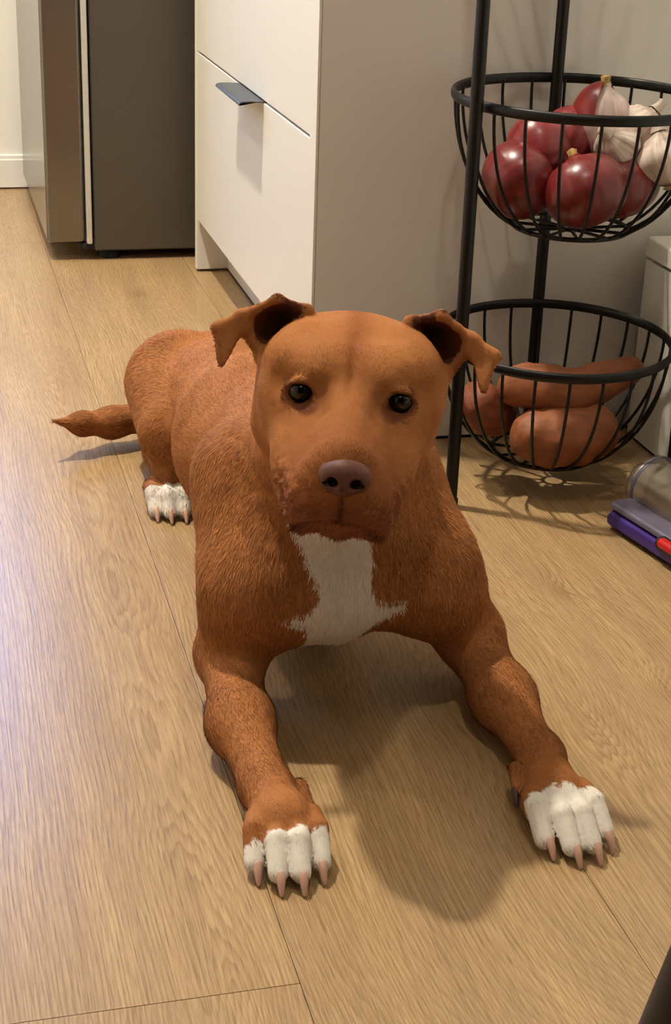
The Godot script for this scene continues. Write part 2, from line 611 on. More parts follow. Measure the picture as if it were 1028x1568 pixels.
func basket(o: Node3D, at: Vector3, R: float, depth: float, tilt: float, m: Material) -> void:
	var b := Node3D.new()
	var n := 0
	for c in o.get_children():
		if String(c.name).begins_with("basket"): n += 1
	b.name = "basket" if n == 0 else "basket_%03d" % n
	b.position = at
	b.rotation.x = deg_to_rad(tilt)
	o.add_child(b)
	var g := geo()
	add_torus(g, Vector3.ZERO, Basis(), R, 0.0032, 0.0058, 96, 12)
	part("rim", done(g), m, b)
	var END := 1.18
	var rb := (R - 0.002) * pow(cos(END), 0.80)
	g = geo()
	add_torus(g, Vector3(0, -depth, 0), Basis(), rb, 0.0028, 0.0028, 48, 8)
	part("base_ring", done(g), m, b)
	var N := 22
	for k in N:
		var a := TAU * (k + 0.35) / N
		g = geo()
		var pts := []
		var rad := []
		for s in 15:
			var an := s / 14.0 * END
			var rr := (R - 0.002) * pow(cos(an), 0.80)
			var y := -depth * sin(an) / sin(END)
			pts.append(Vector3(rr * cos(a), y, rr * sin(a)))
			rad.append(0.0019)
		if k % 2 == 0:
			pts.append(Vector3(0.012 * cos(a), -depth * 1.015, 0.012 * sin(a)))
			rad.append(0.0019)
		add_tube(g, pts, rad, 7)
		part("rib", done(g), m, b)
	g = geo()
	add_torus(g, Vector3(0, -depth * 1.01, 0), Basis(), 0.013, 0.0025, 0.0025, 24, 8)
	part("hub_ring", done(g), m, b)

# ------------------------------------------------------------------ onions, garlic, sweet potatoes
func onion(at: Vector3, r: float, squash: float, turn: Vector3, tex: Texture2D, label: String, tip: float) -> void:
	var o := base("red_onion", at)
	tag(o, label, "onion", "red onions in the upper basket")
	o.rotation_degrees = turn
	var m := mat(Color(1, 1, 1), 0.33)
	m.albedo_texture = tex
	m.clearcoat_enabled = true
	m.clearcoat = 0.15
	m.clearcoat_roughness = 0.25
	var prof := []
	for k in 25:
		var t := PI * k / 24.0
		var y := -cos(t) * r * squash
		var rr := r * pow(sin(t), 0.88)
		if t > PI * 0.80:
			var q := (t - PI * 0.80) / (PI * 0.2)
			y += tip * pow(q, 1.6)
			rr = lerpf(rr, 0.006, smoothstep(0.0, 0.8, q))
			if k == 24: rr = 0.0
		prof.append(Vector2(maxf(rr, 0.0), y))
	var g := geo()
	add_lathe(g, prof, 40, Transform3D(), [[3, 0.018, at.x * 90], [5, 0.012, at.z * 70]])
	part("bulb", done(g), m, o)
	# papery neck
	g = geo()
	var y0 := r * squash + tip * 0.85
	add_lathe(g, [Vector2(0.0065, y0 - 0.004), Vector2(0.0042, y0 + 0.001), Vector2(0.0050, y0 + 0.005), Vector2(0.0025, y0 + 0.0065), Vector2(0, y0 + 0.005)], 14, Transform3D(), [[3, 0.2, 0.5], [5, 0.15, 1.0]])
	part("neck", done(g), mat(Color(0.66, 0.54, 0.30), 0.7), o).set_meta("label", "dry straw-coloured onion neck")

func garlic(at: Vector3, r: float, turn: Vector3, label: String) -> void:
	var o := base("garlic_bulb", at)
	tag(o, label, "garlic", "garlic bulbs in the upper basket")
	o.rotation_degrees = turn
	var m := mat(Color(1, 1, 1), 0.55)
	m.albedo_texture = streak_texture(Color(0.86, 0.82, 0.76), Color(0.72, 0.62, 0.57), 6.0, 1.2, 5)
	var prof := []
	for k in 25:
		var t := k / 24.0
		var y := (t - 0.42) * r * 2.0
		var rr := r * pow(sin(PI * minf(t * 1.12, 1.0)), 0.75) if t < 0.72 else 0.0
		if t >= 0.72:
			rr = lerpf(r * 0.70, r * 0.16, smoothstep(0.72, 0.93, t))
		if k == 0 or k == 24: rr = 0.0
		prof.append(Vector2(rr, y))
	var g := geo()
	add_lathe(g, prof, 60, Transform3D(), [[7, 0.055, 0.3], [3, 0.03, 1.0], [13, 0.012, 0.2]])
	part("cloves", done(g), m, o)
	g = geo()
	add_lathe(g, [Vector2(0.0085, r * 1.0), Vector2(0.006, r * 1.2), Vector2(0.0055, r * 1.42), Vector2(0.0, r * 1.45)], 12, Transform3D(), [[4, 0.15, 0]])
	part("stem", done(g), m, o)
	g = geo()
	add_lathe(g, [Vector2(0.0, -r * 0.86), Vector2(0.009, -r * 0.87), Vector2(0.011, -r * 0.82)], 14, Transform3D(), [])
	part("root_plate", done(g), mat(Color(0.62, 0.53, 0.40), 0.9), o)

func potato(at: Vector3, pts: Array, radii: Array, tex: Texture2D, label: String, sd: int) -> void:
	var o := base("sweet_potato", at)
	tag(o, label, "sweet potato", "sweet potatoes in the lower basket")
	var m := mat(Color(1, 1, 1), 0.62)
	m.albedo_texture = tex
	m.uv1_scale = Vector3(1, 1, 1)
	var c := Curve3D.new()
	for k in pts.size():
		var d: Vector3 = (pts[mini(k + 1, pts.size() - 1)] - pts[maxi(k - 1, 0)]) / 5.0
		c.add_point(pts[k] - at, -d, d)
	var n := FastNoiseLite.new()
	n.seed = sd
	n.frequency = 22.0
	var rows := []
	var K := 44
	var L := c.get_baked_length()
	for k in K + 1:
		var t := 0.5 - 0.5 * cos(PI * k / float(K))
		var p := c.sample_baked(t * L, true)
		var d := (c.sample_baked(minf(t * L + 0.004, L), true) - c.sample_baked(maxf(t * L - 0.004, 0), true)).normalized()
		var f := t * (radii.size() - 1)
		var i := mini(int(f), radii.size() - 2)
		var s := f - i
		s = s * s * (3 - 2 * s)
		var r: float = lerpf(radii[i], radii[i + 1], s) * sqrt(maxf(0.0, 1.0 - pow(absf(2.0 * t - 1.0), 6.0)))
		var row := PackedVector3Array()
		var bs := frame(d)
		for j in 26:
			var a := TAU * j / 26
			var q := p + (bs.x * cos(a) + bs.y * sin(a)) * r
			row.append(q + (q - p) * 0.16 * n.get_noise_3dv(q))
		if k == 0 or k == K:
			for j in 26: row[j] = p
		rows.append(row)
	var g := geo()
	add_grid(g, rows, true)
	part("tuber", done(g), m, o)

func build_produce() -> void:
	var t1 := streak_texture(Color(0.42, 0.10, 0.115), Color(0.55, 0.20, 0.21), 3.0, 1.0, 3)
	var t2 := streak_texture(Color(0.35, 0.075, 0.08), Color(0.48, 0.15, 0.15), 4.0, 1.5, 8)
	onion(Vector3(0.637, 0.361, -1.652), 0.044, 0.86, Vector3(-25, 0, -70), t2, "red onion lying lowest at the left of the upper basket", 0.006)
	onion(Vector3(0.664, 0.391, -1.668), 0.040, 0.88, Vector3(25, 0, -78), t1, "light-topped red onion resting upon the leftmost onion", 0.006)
	onion(Vector3(0.697, 0.358, -1.602), 0.046, 0.84, Vector3(-30, 0, 14), t2, "large front red onion with its neck turned up and back", 0.004)
	onion(Vector3(0.752, 0.357, -1.640), 0.045, 0.84, Vector3(-10, 0, 12), t2, "red onion under the garlic at the right", 0.004)
	onion(Vector3(0.708, 0.400, -1.690), 0.033, 1.05, Vector3(-25, 0, -30), t1, "small red onion at the back beside the peeling onion", 0.016)
	# the onion on top whose skin has split, showing white
	var t3 := streak_texture(Color(0.84, 0.79, 0.75), Color(0.74, 0.60, 0.58), 5.0, 1.0, 4)
	onion(Vector3(0.742, 0.418, -1.680), 0.0345, 1.05, Vector3(0, 0, 0), t3, "topmost red onion with split skin showing white layers", 0.010)
	peel(0.0355)
	garlic(Vector3(0.778, 0.408, -1.668), 0.033, Vector3(20, 30, -40), "garlic bulb leaning on the topmost split onion")
	garlic(Vector3(0.793, 0.386, -1.612), 0.034, Vector3(-15, 80, -25), "garlic bulb nearest the right rim of the basket")
	garlic(Vector3(0.745, 0.402, -1.636), 0.027, Vector3(30, 10, 55), "smaller garlic bulb on top of the front onions")
	var s1 := streak_texture(Color(0.58, 0.335, 0.175), Color(0.46, 0.245, 0.125), 2.5, 9.0, 12)
	var s2 := streak_texture(Color(0.54, 0.29, 0.165), Color(0.42, 0.20, 0.11), 2.5, 7.0, 19)
	potato(Vector3(0.72, 0.128, -1.63), [Vector3(0.625, 0.122, -1.635), Vector3(0.66, 0.128, -1.628), Vector3(0.705, 0.122, -1.622), Vector3(0.76, 0.127, -1.640), Vector3(0.817, 0.134, -1.668)], [0.022, 0.028, 0.0300, 0.027, 0.025, 0.022, 0.019, 0.014], s1, "long curved sweet potato lying across the top of the lower basket", 2)
	potato(Vector3(0.69, 0.076, -1.61), [Vector3(0.634, 0.082, -1.605), Vector3(0.672, 0.077, -1.598), Vector3(0.720, 0.076, -1.600), Vector3(0.760, 0.082, -1.612)], [0.026, 0.031, 0.035, 0.034, 0.032, 0.028], s1, "thick sweet potato at the front under the long one", 5)
	potato(Vector3(0.735, 0.080, -1.67), [Vector3(0.690, 0.075, -1.680), Vector3(0.730, 0.076, -1.678), Vector3(0.770, 0.092, -1.665)], [0.024, 0.028, 0.031, 0.027, 0.022], s2, "sweet potato half hidden at the back right of the lower basket", 9)
	potato(Vector3(0.625, 0.085, -1.66), [Vector3(0.597, 0.120, -1.650), Vector3(0.618, 0.096, -1.655), Vector3(0.650, 0.070, -1.668)], [0.020, 0.026, 0.030, 0.026, 0.020], s2, "reddish sweet potato at the left behind the front one", 14)

func peel(r: float) -> void:
	# the red outer skin still hanging over the left and back of the split onion
	var o := get_node("red_onion_005")
	var rows := []
	for j in 13:
		var th := 0.02 + 1.45 * j / 12.0
		var row := PackedVector3Array()
		for k in 21:
			var a := deg_to_rad(128.0 + 190.0 * k / 20.0)
			var rr := r * (1.0 + 0.05 * sin(k * 1.3) * float(j == 12))
			row.append(Vector3(rr * sin(th) * cos(a), rr * 1.16 * cos(th) + 0.004, rr * sin(th) * sin(a)))
		rows.append(row)
	var g := geo()
	add_grid(g, rows, false)
	part("skin_flap", done(g), mat(Color(0.48, 0.13, 0.13), 0.35), o).set_meta("label", "red outer skin peeling back")

# ------------------------------------------------------------------ vacuum cleaner head
func build_vacuum() -> void:
	var o := base("vacuum_head", Vector3(0.755, 0, -1.36))
	tag(o, "purple and grey vacuum cleaner head with clear roller housing", "vacuum cleaner")
	var P := o.position
	var d := Vector3(0.195, 0, 0.98).normalized()
	var side := Vector3(d.z, 0, -d.x)
	var purple := mat(Color(0.25, 0.16, 0.50), 0.32, 0.25)
	var grey := mat(Color(0.43, 0.41, 0.49), 0.38, 0.3)
	var a := Vector3(0.731, 0.0, -1.512) - P
	var bas := Basis(side, Vector3.UP, d)
	var g := geo()
	var mid := a + d * 0.122
	add_box(g, mid + Vector3(0, 0.0125, 0), Vector3(0.036, 0.021, 0.24), 0.007, bas)
	part("bumper", done(g), purple, o)
	g = geo()
	add_box(g, mid + Vector3(0, 0.0265, 0) + side * 0.002, Vector3(0.032, 0.012, 0.242), 0.0055, bas)
	part("bumper_cover", done(g), grey, o)
	# roller housing
	var clear := mat(Color(0.62, 0.58, 0.52), 0.28, 0.8)
	g = geo()
	var ax := a + side * 0.050 - d * 0.012 + Vector3(0, 0.0385, 0)
	var pts := []
	var rad := []
	for q in [[-0.006, 0.024], [0.000, 0.032], [0.006, 0.0355], [0.014, 0.0365], [0.0141, 0.0345], [0.020, 0.0345], [0.0202, 0.0365], [0.12, 0.0370], [0.225, 0.0370]]:
		pts.append(ax + d * q[0])
		rad.append(q[1])
	add_tube(g, pts, rad, 36)
	part("roller_housing", done(g), clear, o)
	g = geo()
	add_torus(g, ax + d * 0.017, Basis(side, d, Vector3.UP), 0.0352, 0.0016, 0.003, 48, 8)
	part("end_ring", done(g), mat(Color(0.30, 0.28, 0.36), 0.4, 0.2), o)
	g = geo()
	add_box(g, mid + side * 0.040 + Vector3(0, 0.010, 0), Vector3(0.05, 0.016, 0.22), 0.004, bas)
	part("sole_plate", done(g), mat(Color(0.05, 0.05, 0.055), 0.6), o)
	# red release catch in a black recess on the outer face
	var ra := a + d * 0.108 - side * 0.0165 + Vector3(0, 0.0235, 0)
	g = geo()
	add_tube(g, [ra, ra + d * 0.06], [0.0085, 0.0085], 16, true)
	part("catch_recess", done(g), mat(Color(0.02, 0.015, 0.02), 0.6), o)
	g = geo()
	var rb := ra - side * 0.002 + Vector3(0, 0.0015, 0)
	add_tube(g, [rb + d * 0.003, rb + d * 0.056], [0.0068, 0.0068], 16, true)
	part("release_catch", done(g), mat(Color(0.72, 0.05, 0.06), 0.3), o).set_meta("label", "red release catch")

# ------------------------------------------------------------------ chair, of which one leg reaches into the picture
func build_chair() -> void:
	var o := base("dining_chair", Vector3(0.62, 0, -0.50))
	tag(o, "dark wooden chair whose splayed leg stands at the lower right corner", "chair")
	var P := o.position
	var wood := mat(Color(0.10, 0.06, 0.04), 0.4)
	var foot := [Vector3(0.353, 0, -0.643), Vector3(0.353, 0, -0.300), Vector3(0.90, 0, -0.643), Vector3(0.90, 0, -0.300)]
	var top := [Vector3(0.473, 0.44, -0.643), Vector3(0.473, 0.44, -0.330), Vector3(0.78, 0.44, -0.643), Vector3(0.78, 0.44, -0.330)]
	for k in 4:
		var g := geo()
		var pts := []
		var rad := []
		for j in 9:
			pts.append(foot[k].lerp(top[k], j / 8.0) - P)
			rad.append(0.0125 + 0.0055 * sqrt(j / 8.0))
		add_tube(g, pts, rad, 20)
		part("leg", done(g), wood, o)
	part("seat", lohi(Vector3(0.44, 0.44, -0.68) - P, Vector3(0.81, 0.475, -0.29) - P, 0.012), wood, o)

# ------------------------------------------------------------------ distance field of the dog's body
var T := PackedInt32Array()
var A: Array[Vector3] = []
var B: Array[Vector3] = []
var C3: Array[Vector3] = []
var R1 := PackedFloat32Array()
var R2 := PackedFloat32Array()
var KK := PackedFloat32Array()
var INV: Array[Basis] = []
var FLOW: Array[Vector3] = []
var MID: Array[Vector3] = []
var RAD := PackedFloat32Array()
var HO := Vector3(0.2995, 0.315, -1.089)
var HB := Basis()

func clear_field() -> void:
	T = PackedInt32Array(); A = []; B = []; C3 = []; R1 = PackedFloat32Array(); R2 = PackedFloat32Array()
	KK = PackedFloat32Array(); INV = []; FLOW = []; MID = []; RAD = PackedFloat32Array()

func put(t: int, a: Vector3, b: Vector3, c: Vector3, r1: float, r2: float, k: float, inv: Basis, flow: Vector3, mid: Vector3, rad: float) -> void:
	T.append(t); A.append(a); B.append(b); C3.append(c); R1.append(r1); R2.append(r2); KK.append(k)
	INV.append(inv); FLOW.append(flow); MID.append(mid); RAD.append(rad)

func cap(a: Vector3, b: Vector3, ra: float, rb: float, k: float, flow := Vector3.ZERO) -> void:
	put(0, a, b - a, Vector3.ZERO, ra, rb, k, Basis(), (b - a).normalized() if flow == Vector3.ZERO else flow, (a + b) / 2, (b - a).length() / 2 + maxf(ra, rb))

func ell(c: Vector3, r: Vector3, bas: Basis, k: float, flow: Vector3) -> void:
	put(1, c, r, Vector3.ZERO, 0, 0, k, bas.transposed(), flow, c, maxf(r.x, maxf(r.y, r.z)))

func trg(a: Vector3, b: Vector3, c: Vector3, r: float, k: float, flow: Vector3) -> void:
	var m := (a + b + c) / 3
	put(2, a, b, c, r, 0, k, Basis(), flow, m, maxf((a - m).length(), maxf((b - m).length(), (c - m).length())) + r)

func carve(a: Vector3, b: Vector3, ra: float, rb: float, k: float) -> void:
	put(3, a, b - a, Vector3.ZERO, ra, rb, k, Basis(), Vector3.ZERO, (a + b) / 2, (b - a).length() / 2 + maxf(ra, rb))

func ecarve(c: Vector3, r: Vector3, bas: Basis, k: float) -> void:
	put(4, c, r, Vector3.ZERO, 0, 0, k, bas.transposed(), Vector3.ZERO, c, maxf(r.x, maxf(r.y, r.z)))

func one(i: int, p: Vector3) -> float:
	var t := T[i]
	if t == 0 or t == 3:
		var ab := B[i]
		var pa := p - A[i]
		var h := clampf(pa.dot(ab) / maxf(ab.length_squared(), 1e-12), 0, 1)
		return (pa - ab * h).length() - lerpf(R1[i], R2[i], h)
	if t == 1 or t == 4:
		var q := INV[i] * (p - A[i])
		var r := B[i]
		var k0 := (q / r).length()
		var k1 := (q / (r * r)).length()
		return k0 * (k0 - 1.0) / maxf(k1, 1e-6) if k0 > 0.05 else -minf(r.x, minf(r.y, r.z))
	var a := A[i]
	var b := B[i]
	var c := C3[i]
	var ba := b - a
	var cb := c - b
	var ac := a - c
	var pa := p - a
	var pb := p - b
	var pc := p - c
	var nor := ba.cross(ac)
	if signf(ba.cross(nor).dot(pa)) + signf(cb.cross(nor).dot(pb)) + signf(ac.cross(nor).dot(pc)) < 2.0:
		var d0 := (ba * clampf(ba.dot(pa) / ba.length_squared(), 0, 1) - pa).length_squared()
		var d1 := (cb * clampf(cb.dot(pb) / cb.length_squared(), 0, 1) - pb).length_squared()
		var d2 := (ac * clampf(ac.dot(pc) / ac.length_squared(), 0, 1) - pc).length_squared()
		return sqrt(minf(d0, minf(d1, d2))) - R1[i]
	return absf(nor.dot(pa)) / nor.length() - R1[i]

func field(p: Vector3, list: PackedInt32Array) -> float:
	var d := 1e3
	for i in list:
		var e: float
		if T[i] == 0:
			var ab := B[i]
			var pa := p - A[i]
			var t := clampf(pa.dot(ab) / ab.length_squared(), 0.0, 1.0)
			e = (pa - ab * t).length() - R1[i] - (R2[i] - R1[i]) * t
		else:
			e = one(i, p)
		var k := KK[i]
		if T[i] < 3:
			var h := maxf(k - absf(d - e), 0.0)
			d = minf(d, e) - h * h * 0.25 / k
		else:
			e = -e
			var h := maxf(k - absf(d - e), 0.0)
			d = maxf(d, e) + h * h * 0.25 / k
	return d

# surface nets over sparse blocks; paint(p, n) gives the colour of a vertex
func surface(cell: float, org: Vector3, paint: Callable) -> Dictionary:
	const N := 8
	var lo := Vector3.INF
	var hi := -Vector3.INF
	for i in T.size():
		if T[i] < 3:
			lo = lo.min(MID[i] - Vector3.ONE * RAD[i])
			hi = hi.max(MID[i] + Vector3.ONE * RAD[i])
	lo -= Vector3.ONE * cell * 2
	var bs := cell * N
	var hd := bs * 0.8661
	var nb := Vector3i(((hi - lo) / bs).ceil()) + Vector3i.ONE
	var slices := []
	slices.resize(nb.z)
	var lock := Mutex.new()
	var work := func(bz: int) -> void:
		var got := slice(bz, nb, lo, cell, org, paint)
		lock.lock()
		slices[bz] = got
		lock.unlock()
	var id := WorkerThreadPool.add_group_task(work, nb.z)
	WorkerThreadPool.wait_for_group_task_completion(id)
	var verts := PackedVector3Array()
	var norms := PackedVector3Array()
	var cols := PackedColorArray()
	var flows := PackedVector3Array()
	var edges := PackedInt64Array()
	var ids := {}
	for got in slices:
		var off := verts.size()
		var keys: PackedInt64Array = got.keys
		for k in keys.size(): ids[keys[k]] = off + k
		verts.append_array(got.v)
		norms.append_array(got.n)
		cols.append_array(got.c)
		flows.append_array(got.f)
		edges.append_array(got.e)
	var idx := PackedInt32Array()
	const D := [1, 1 << 12, 1 << 24]
	for e in edges:
		var key := e >> 3
		var ax := e & 3
		var u: int = D[(ax + 1) % 3]
		var v: int = D[(ax + 2) % 3]
		var q0: int = ids.get(key, -1)
		var q1: int = ids.get(key - u, -1)
		var q2: int = ids.get(key - u - v, -1)
		var q3: int = ids.get(key - v, -1)
		if q0 < 0 or q1 < 0 or q2 < 0 or q3 < 0: continue
		if e & 4: idx.append_array([q0, q2, q1, q0, q3, q2])
		else: idx.append_array([q0, q1, q2, q0, q2, q3])
	# fix the winding once, by the first triangles against their normals
	var vote := 0.0
	for t in range(0, mini(idx.size(), 3000), 3):
		vote += (verts[idx[t + 1]] - verts[idx[t]]).cross(verts[idx[t + 2]] - verts[idx[t]]).dot(norms[idx[t]])
	if vote > 0:
		for t in range(0, idx.size(), 3):
			var s := idx[t + 1]
			idx[t + 1] = idx[t + 2]
			idx[t + 2] = s
	for k in verts.size():
		var p := verts[k] + org
		var h := relief(p)
		if h == 0.0: continue
		var e := 0.0012
		var gr := Vector3(relief(p + Vector3(e, 0, 0)) - h, relief(p + Vector3(0, e, 0)) - h, relief(p + Vector3(0, 0, e)) - h) / e
		var n := norms[k]
		verts[k] += n * h
		norms[k] = (n - (gr - n * n.dot(gr))).normalized()
	var uv := PackedVector2Array()
	uv.resize(verts.size())
	return {"v": verts, "n": norms, "c": cols, "i": idx, "uv": uv, "flow": flows}


func slice(bz: int, nb: Vector3i, lo: Vector3, cell: float, org: Vector3, paint: Callable) -> Dictionary:
	const N := 8
	var bs := cell * N
	var hd := bs * 0.8661
	var all := PackedInt32Array(range(T.size()))
	var verts := PackedVector3Array()
	var norms := PackedVector3Array()
	var cols := PackedColorArray()
	var flows := PackedVector3Array()
	var keys := PackedInt64Array()
	var edges := PackedInt64Array()
	var S := N + 1
	var val := PackedFloat32Array()
	val.resize(S * S * S)
	var co := [0, 1, S, S + 1, S * S, S * S + 1, S * S + S, S * S + S + 1]
	for by in nb.y:
		for bx in nb.x:
			var b0 := lo + Vector3(bx, by, bz) * bs
			var mid := b0 + Vector3.ONE * bs / 2
			var near := PackedInt32Array()
			for i in all:
				if (mid - MID[i]).length() - RAD[i] < hd + 0.04: near.append(i)
			if near.is_empty(): continue
			var dm := 1e3
			var ds := PackedFloat32Array()
			for i in near:
				var e := one(i, mid)
				ds.append(e)
				if T[i] < 3: dm = minf(dm, e)
			if dm > hd * 1.15 + 0.016: continue
			var list := PackedInt32Array()
			for k in near.size():
				if (T[near[k]] < 3 and ds[k] < dm + 2.05 * hd + 0.036) or (T[near[k]] >= 3 and ds[k] < hd + 0.008): list.append(near[k])
			if field(mid, list) < -hd * 1.5 - 0.004: continue
			var at := 0
			var neg := 0
			for z in S:
				for y in S:
					for x in S:
						var f := field(b0 + Vector3(x, y, z) * cell, list)
						val[at] = f
						if f < 0: neg += 1
						at += 1
			if neg == 0 or neg == S * S * S: continue
			for z in N:
				for y in N:
					for x in N:
						at = x + S * (y + S * z)
						var m := 0
						for c in 8:
							if val[at + co[c]] < 0: m |= 1 << c
						var key: int = (bx * N + x) + ((by * N + y) << 12) + ((bz * N + z) << 24)
						# crossings on the three edges from this corner
						var s0 := m & 1
						if s0 != ((m >> 1) & 1): edges.append(key * 8 + 0 + s0 * 4)
						if s0 != ((m >> 2) & 1): edges.append(key * 8 + 1 + s0 * 4)
						if s0 != ((m >> 4) & 1): edges.append(key * 8 + 2 + s0 * 4)
						if m == 0 or m == 255: continue
						var sum := Vector3.ZERO
						var n := 0
						for e in EDGE:
							var f0 := val[at + co[e[0]]]
							var f1 := val[at + co[e[1]]]
							if (f0 < 0) != (f1 < 0):
								sum += CORNER[e[0]].lerp(CORNER[e[1]], f0 / (f0 - f1))
								n += 1
						var p := b0 + (Vector3(x, y, z) + sum / n) * cell
						var g := Vector3(
							val[at + co[1]] + val[at + co[3]] + val[at + co[5]] + val[at + co[7]] - val[at] - val[at + co[2]] - val[at + co[4]] - val[at + co[6]],
							val[at + co[2]] + val[at + co[3]] + val[at + co[6]] + val[at + co[7]] - val[at] - val[at + co[1]] - val[at + co[4]] - val[at + co[5]],
							val[at + co[4]] + val[at + co[5]] + val[at + co[6]] + val[at + co[7]] - val[at] - val[at + co[1]] - val[at + co[2]] - val[at + co[3]]).normalized()
						var fl := Vector3.ZERO
						for i in list:
							if T[i] < 3: fl += FLOW[i] * exp(-maxf(one(i, p), 0.0) / 0.006)
						keys.append(key)
						verts.append(p - org)
						norms.append(g)
						flows.append(fl)
						cols.append(paint.call(p, g))
	return {"v": verts, "n": norms, "c": cols, "f": flows, "e": edges, "keys": keys}

const CORNER: Array[Vector3] = [Vector3(0, 0, 0), Vector3(1, 0, 0), Vector3(0, 1, 0), Vector3(1, 1, 0), Vector3(0, 0, 1), Vector3(1, 0, 1), Vector3(0, 1, 1), Vector3(1, 1, 1)]
const EDGE := [[0, 1], [2, 3], [4, 5], [6, 7], [0, 2], [1, 3], [4, 6], [5, 7], [0, 4], [1, 5], [2, 6], [3, 7]]

func H(x: float, y: float, z: float) -> Vector3:
	return HO + HB * Vector3(x, y, z)

func lip(j: int, s: float) -> Vector3:
	var v: Vector3 = [Vector3(.001, -.0670, .0775), Vector3(.014, -.0715, .0735), Vector3(.029, -.0830, .0570), Vector3(.041, -.0840, .0220)][j]
	return H(v.x * s, v.y, v.z)

func lin(r: int, g: int, b: int) -> Color:
	return Color(r / 255.0, g / 255.0, b / 255.0).srgb_to_linear()

var blaze := PackedVector2Array([Vector2(.272, .19), Vector2(.340, .19), Vector2(.336, .137), Vector2(.346, .118), Vector2(.374, .114), Vector2(.352, .098), Vector2(.335, .088), Vector2(.332, .03), Vector2(.285, .03), Vector2(.286, .085), Vector2(.283, .1), Vector2(.266, .108), Vector2(.288, .118), Vector2(.292, .133)])
var coat_noise := FastNoiseLite.new()

func ear_box(q: Vector3) -> bool:
	return absf(q.x) > 0.05 and q.y > -0.01 and q.z < -0.02

# soft folds of the skin: wrinkled lips, muscle and fat under the coat
func relief(p: Vector3) -> float:
	var h := 0.0011 * coat_noise.get_noise_3dv(p * 1.6) if (p.y > 0.03 or p.z < -1.05) and not (p.x < 0.25 and p.z < -1.78) else 0.0
	if p.y > 0.20:
		var q := HB.transposed() * (p - HO)
		var m := smoothstep(0.01, 0.035, q.z) * smoothstep(-0.030, -0.048, q.y)
		if m > 0.0: h += m * 0.0022 * coat_noise.get_noise_3dv(Vector3(q.x * 9.0, q.y * 6.0, q.z * 9.0))
		var b := exp(-pow(q.x / 0.0035, 2)) * smoothstep(0.006, 0.02, q.y) * smoothstep(-0.05, -0.01, q.z)
		h -= b * 0.0022
		if q.z > -0.04:
			var ax := absf(q.x)
			h -= 0.0030 * exp(-pow((ax - 0.042) / 0.010, 2) - pow((q.y + 0.036) / 0.020, 2))
			h -= 0.0022 * exp(-pow((ax - 0.0205) / 0.008, 2) - pow((q.y - 0.001) / 0.011, 2))
			h += 0.0022 * exp(-pow((ax - 0.027) / 0.009, 2) - pow((q.y - 0.0195) / 0.008, 2))
	return h

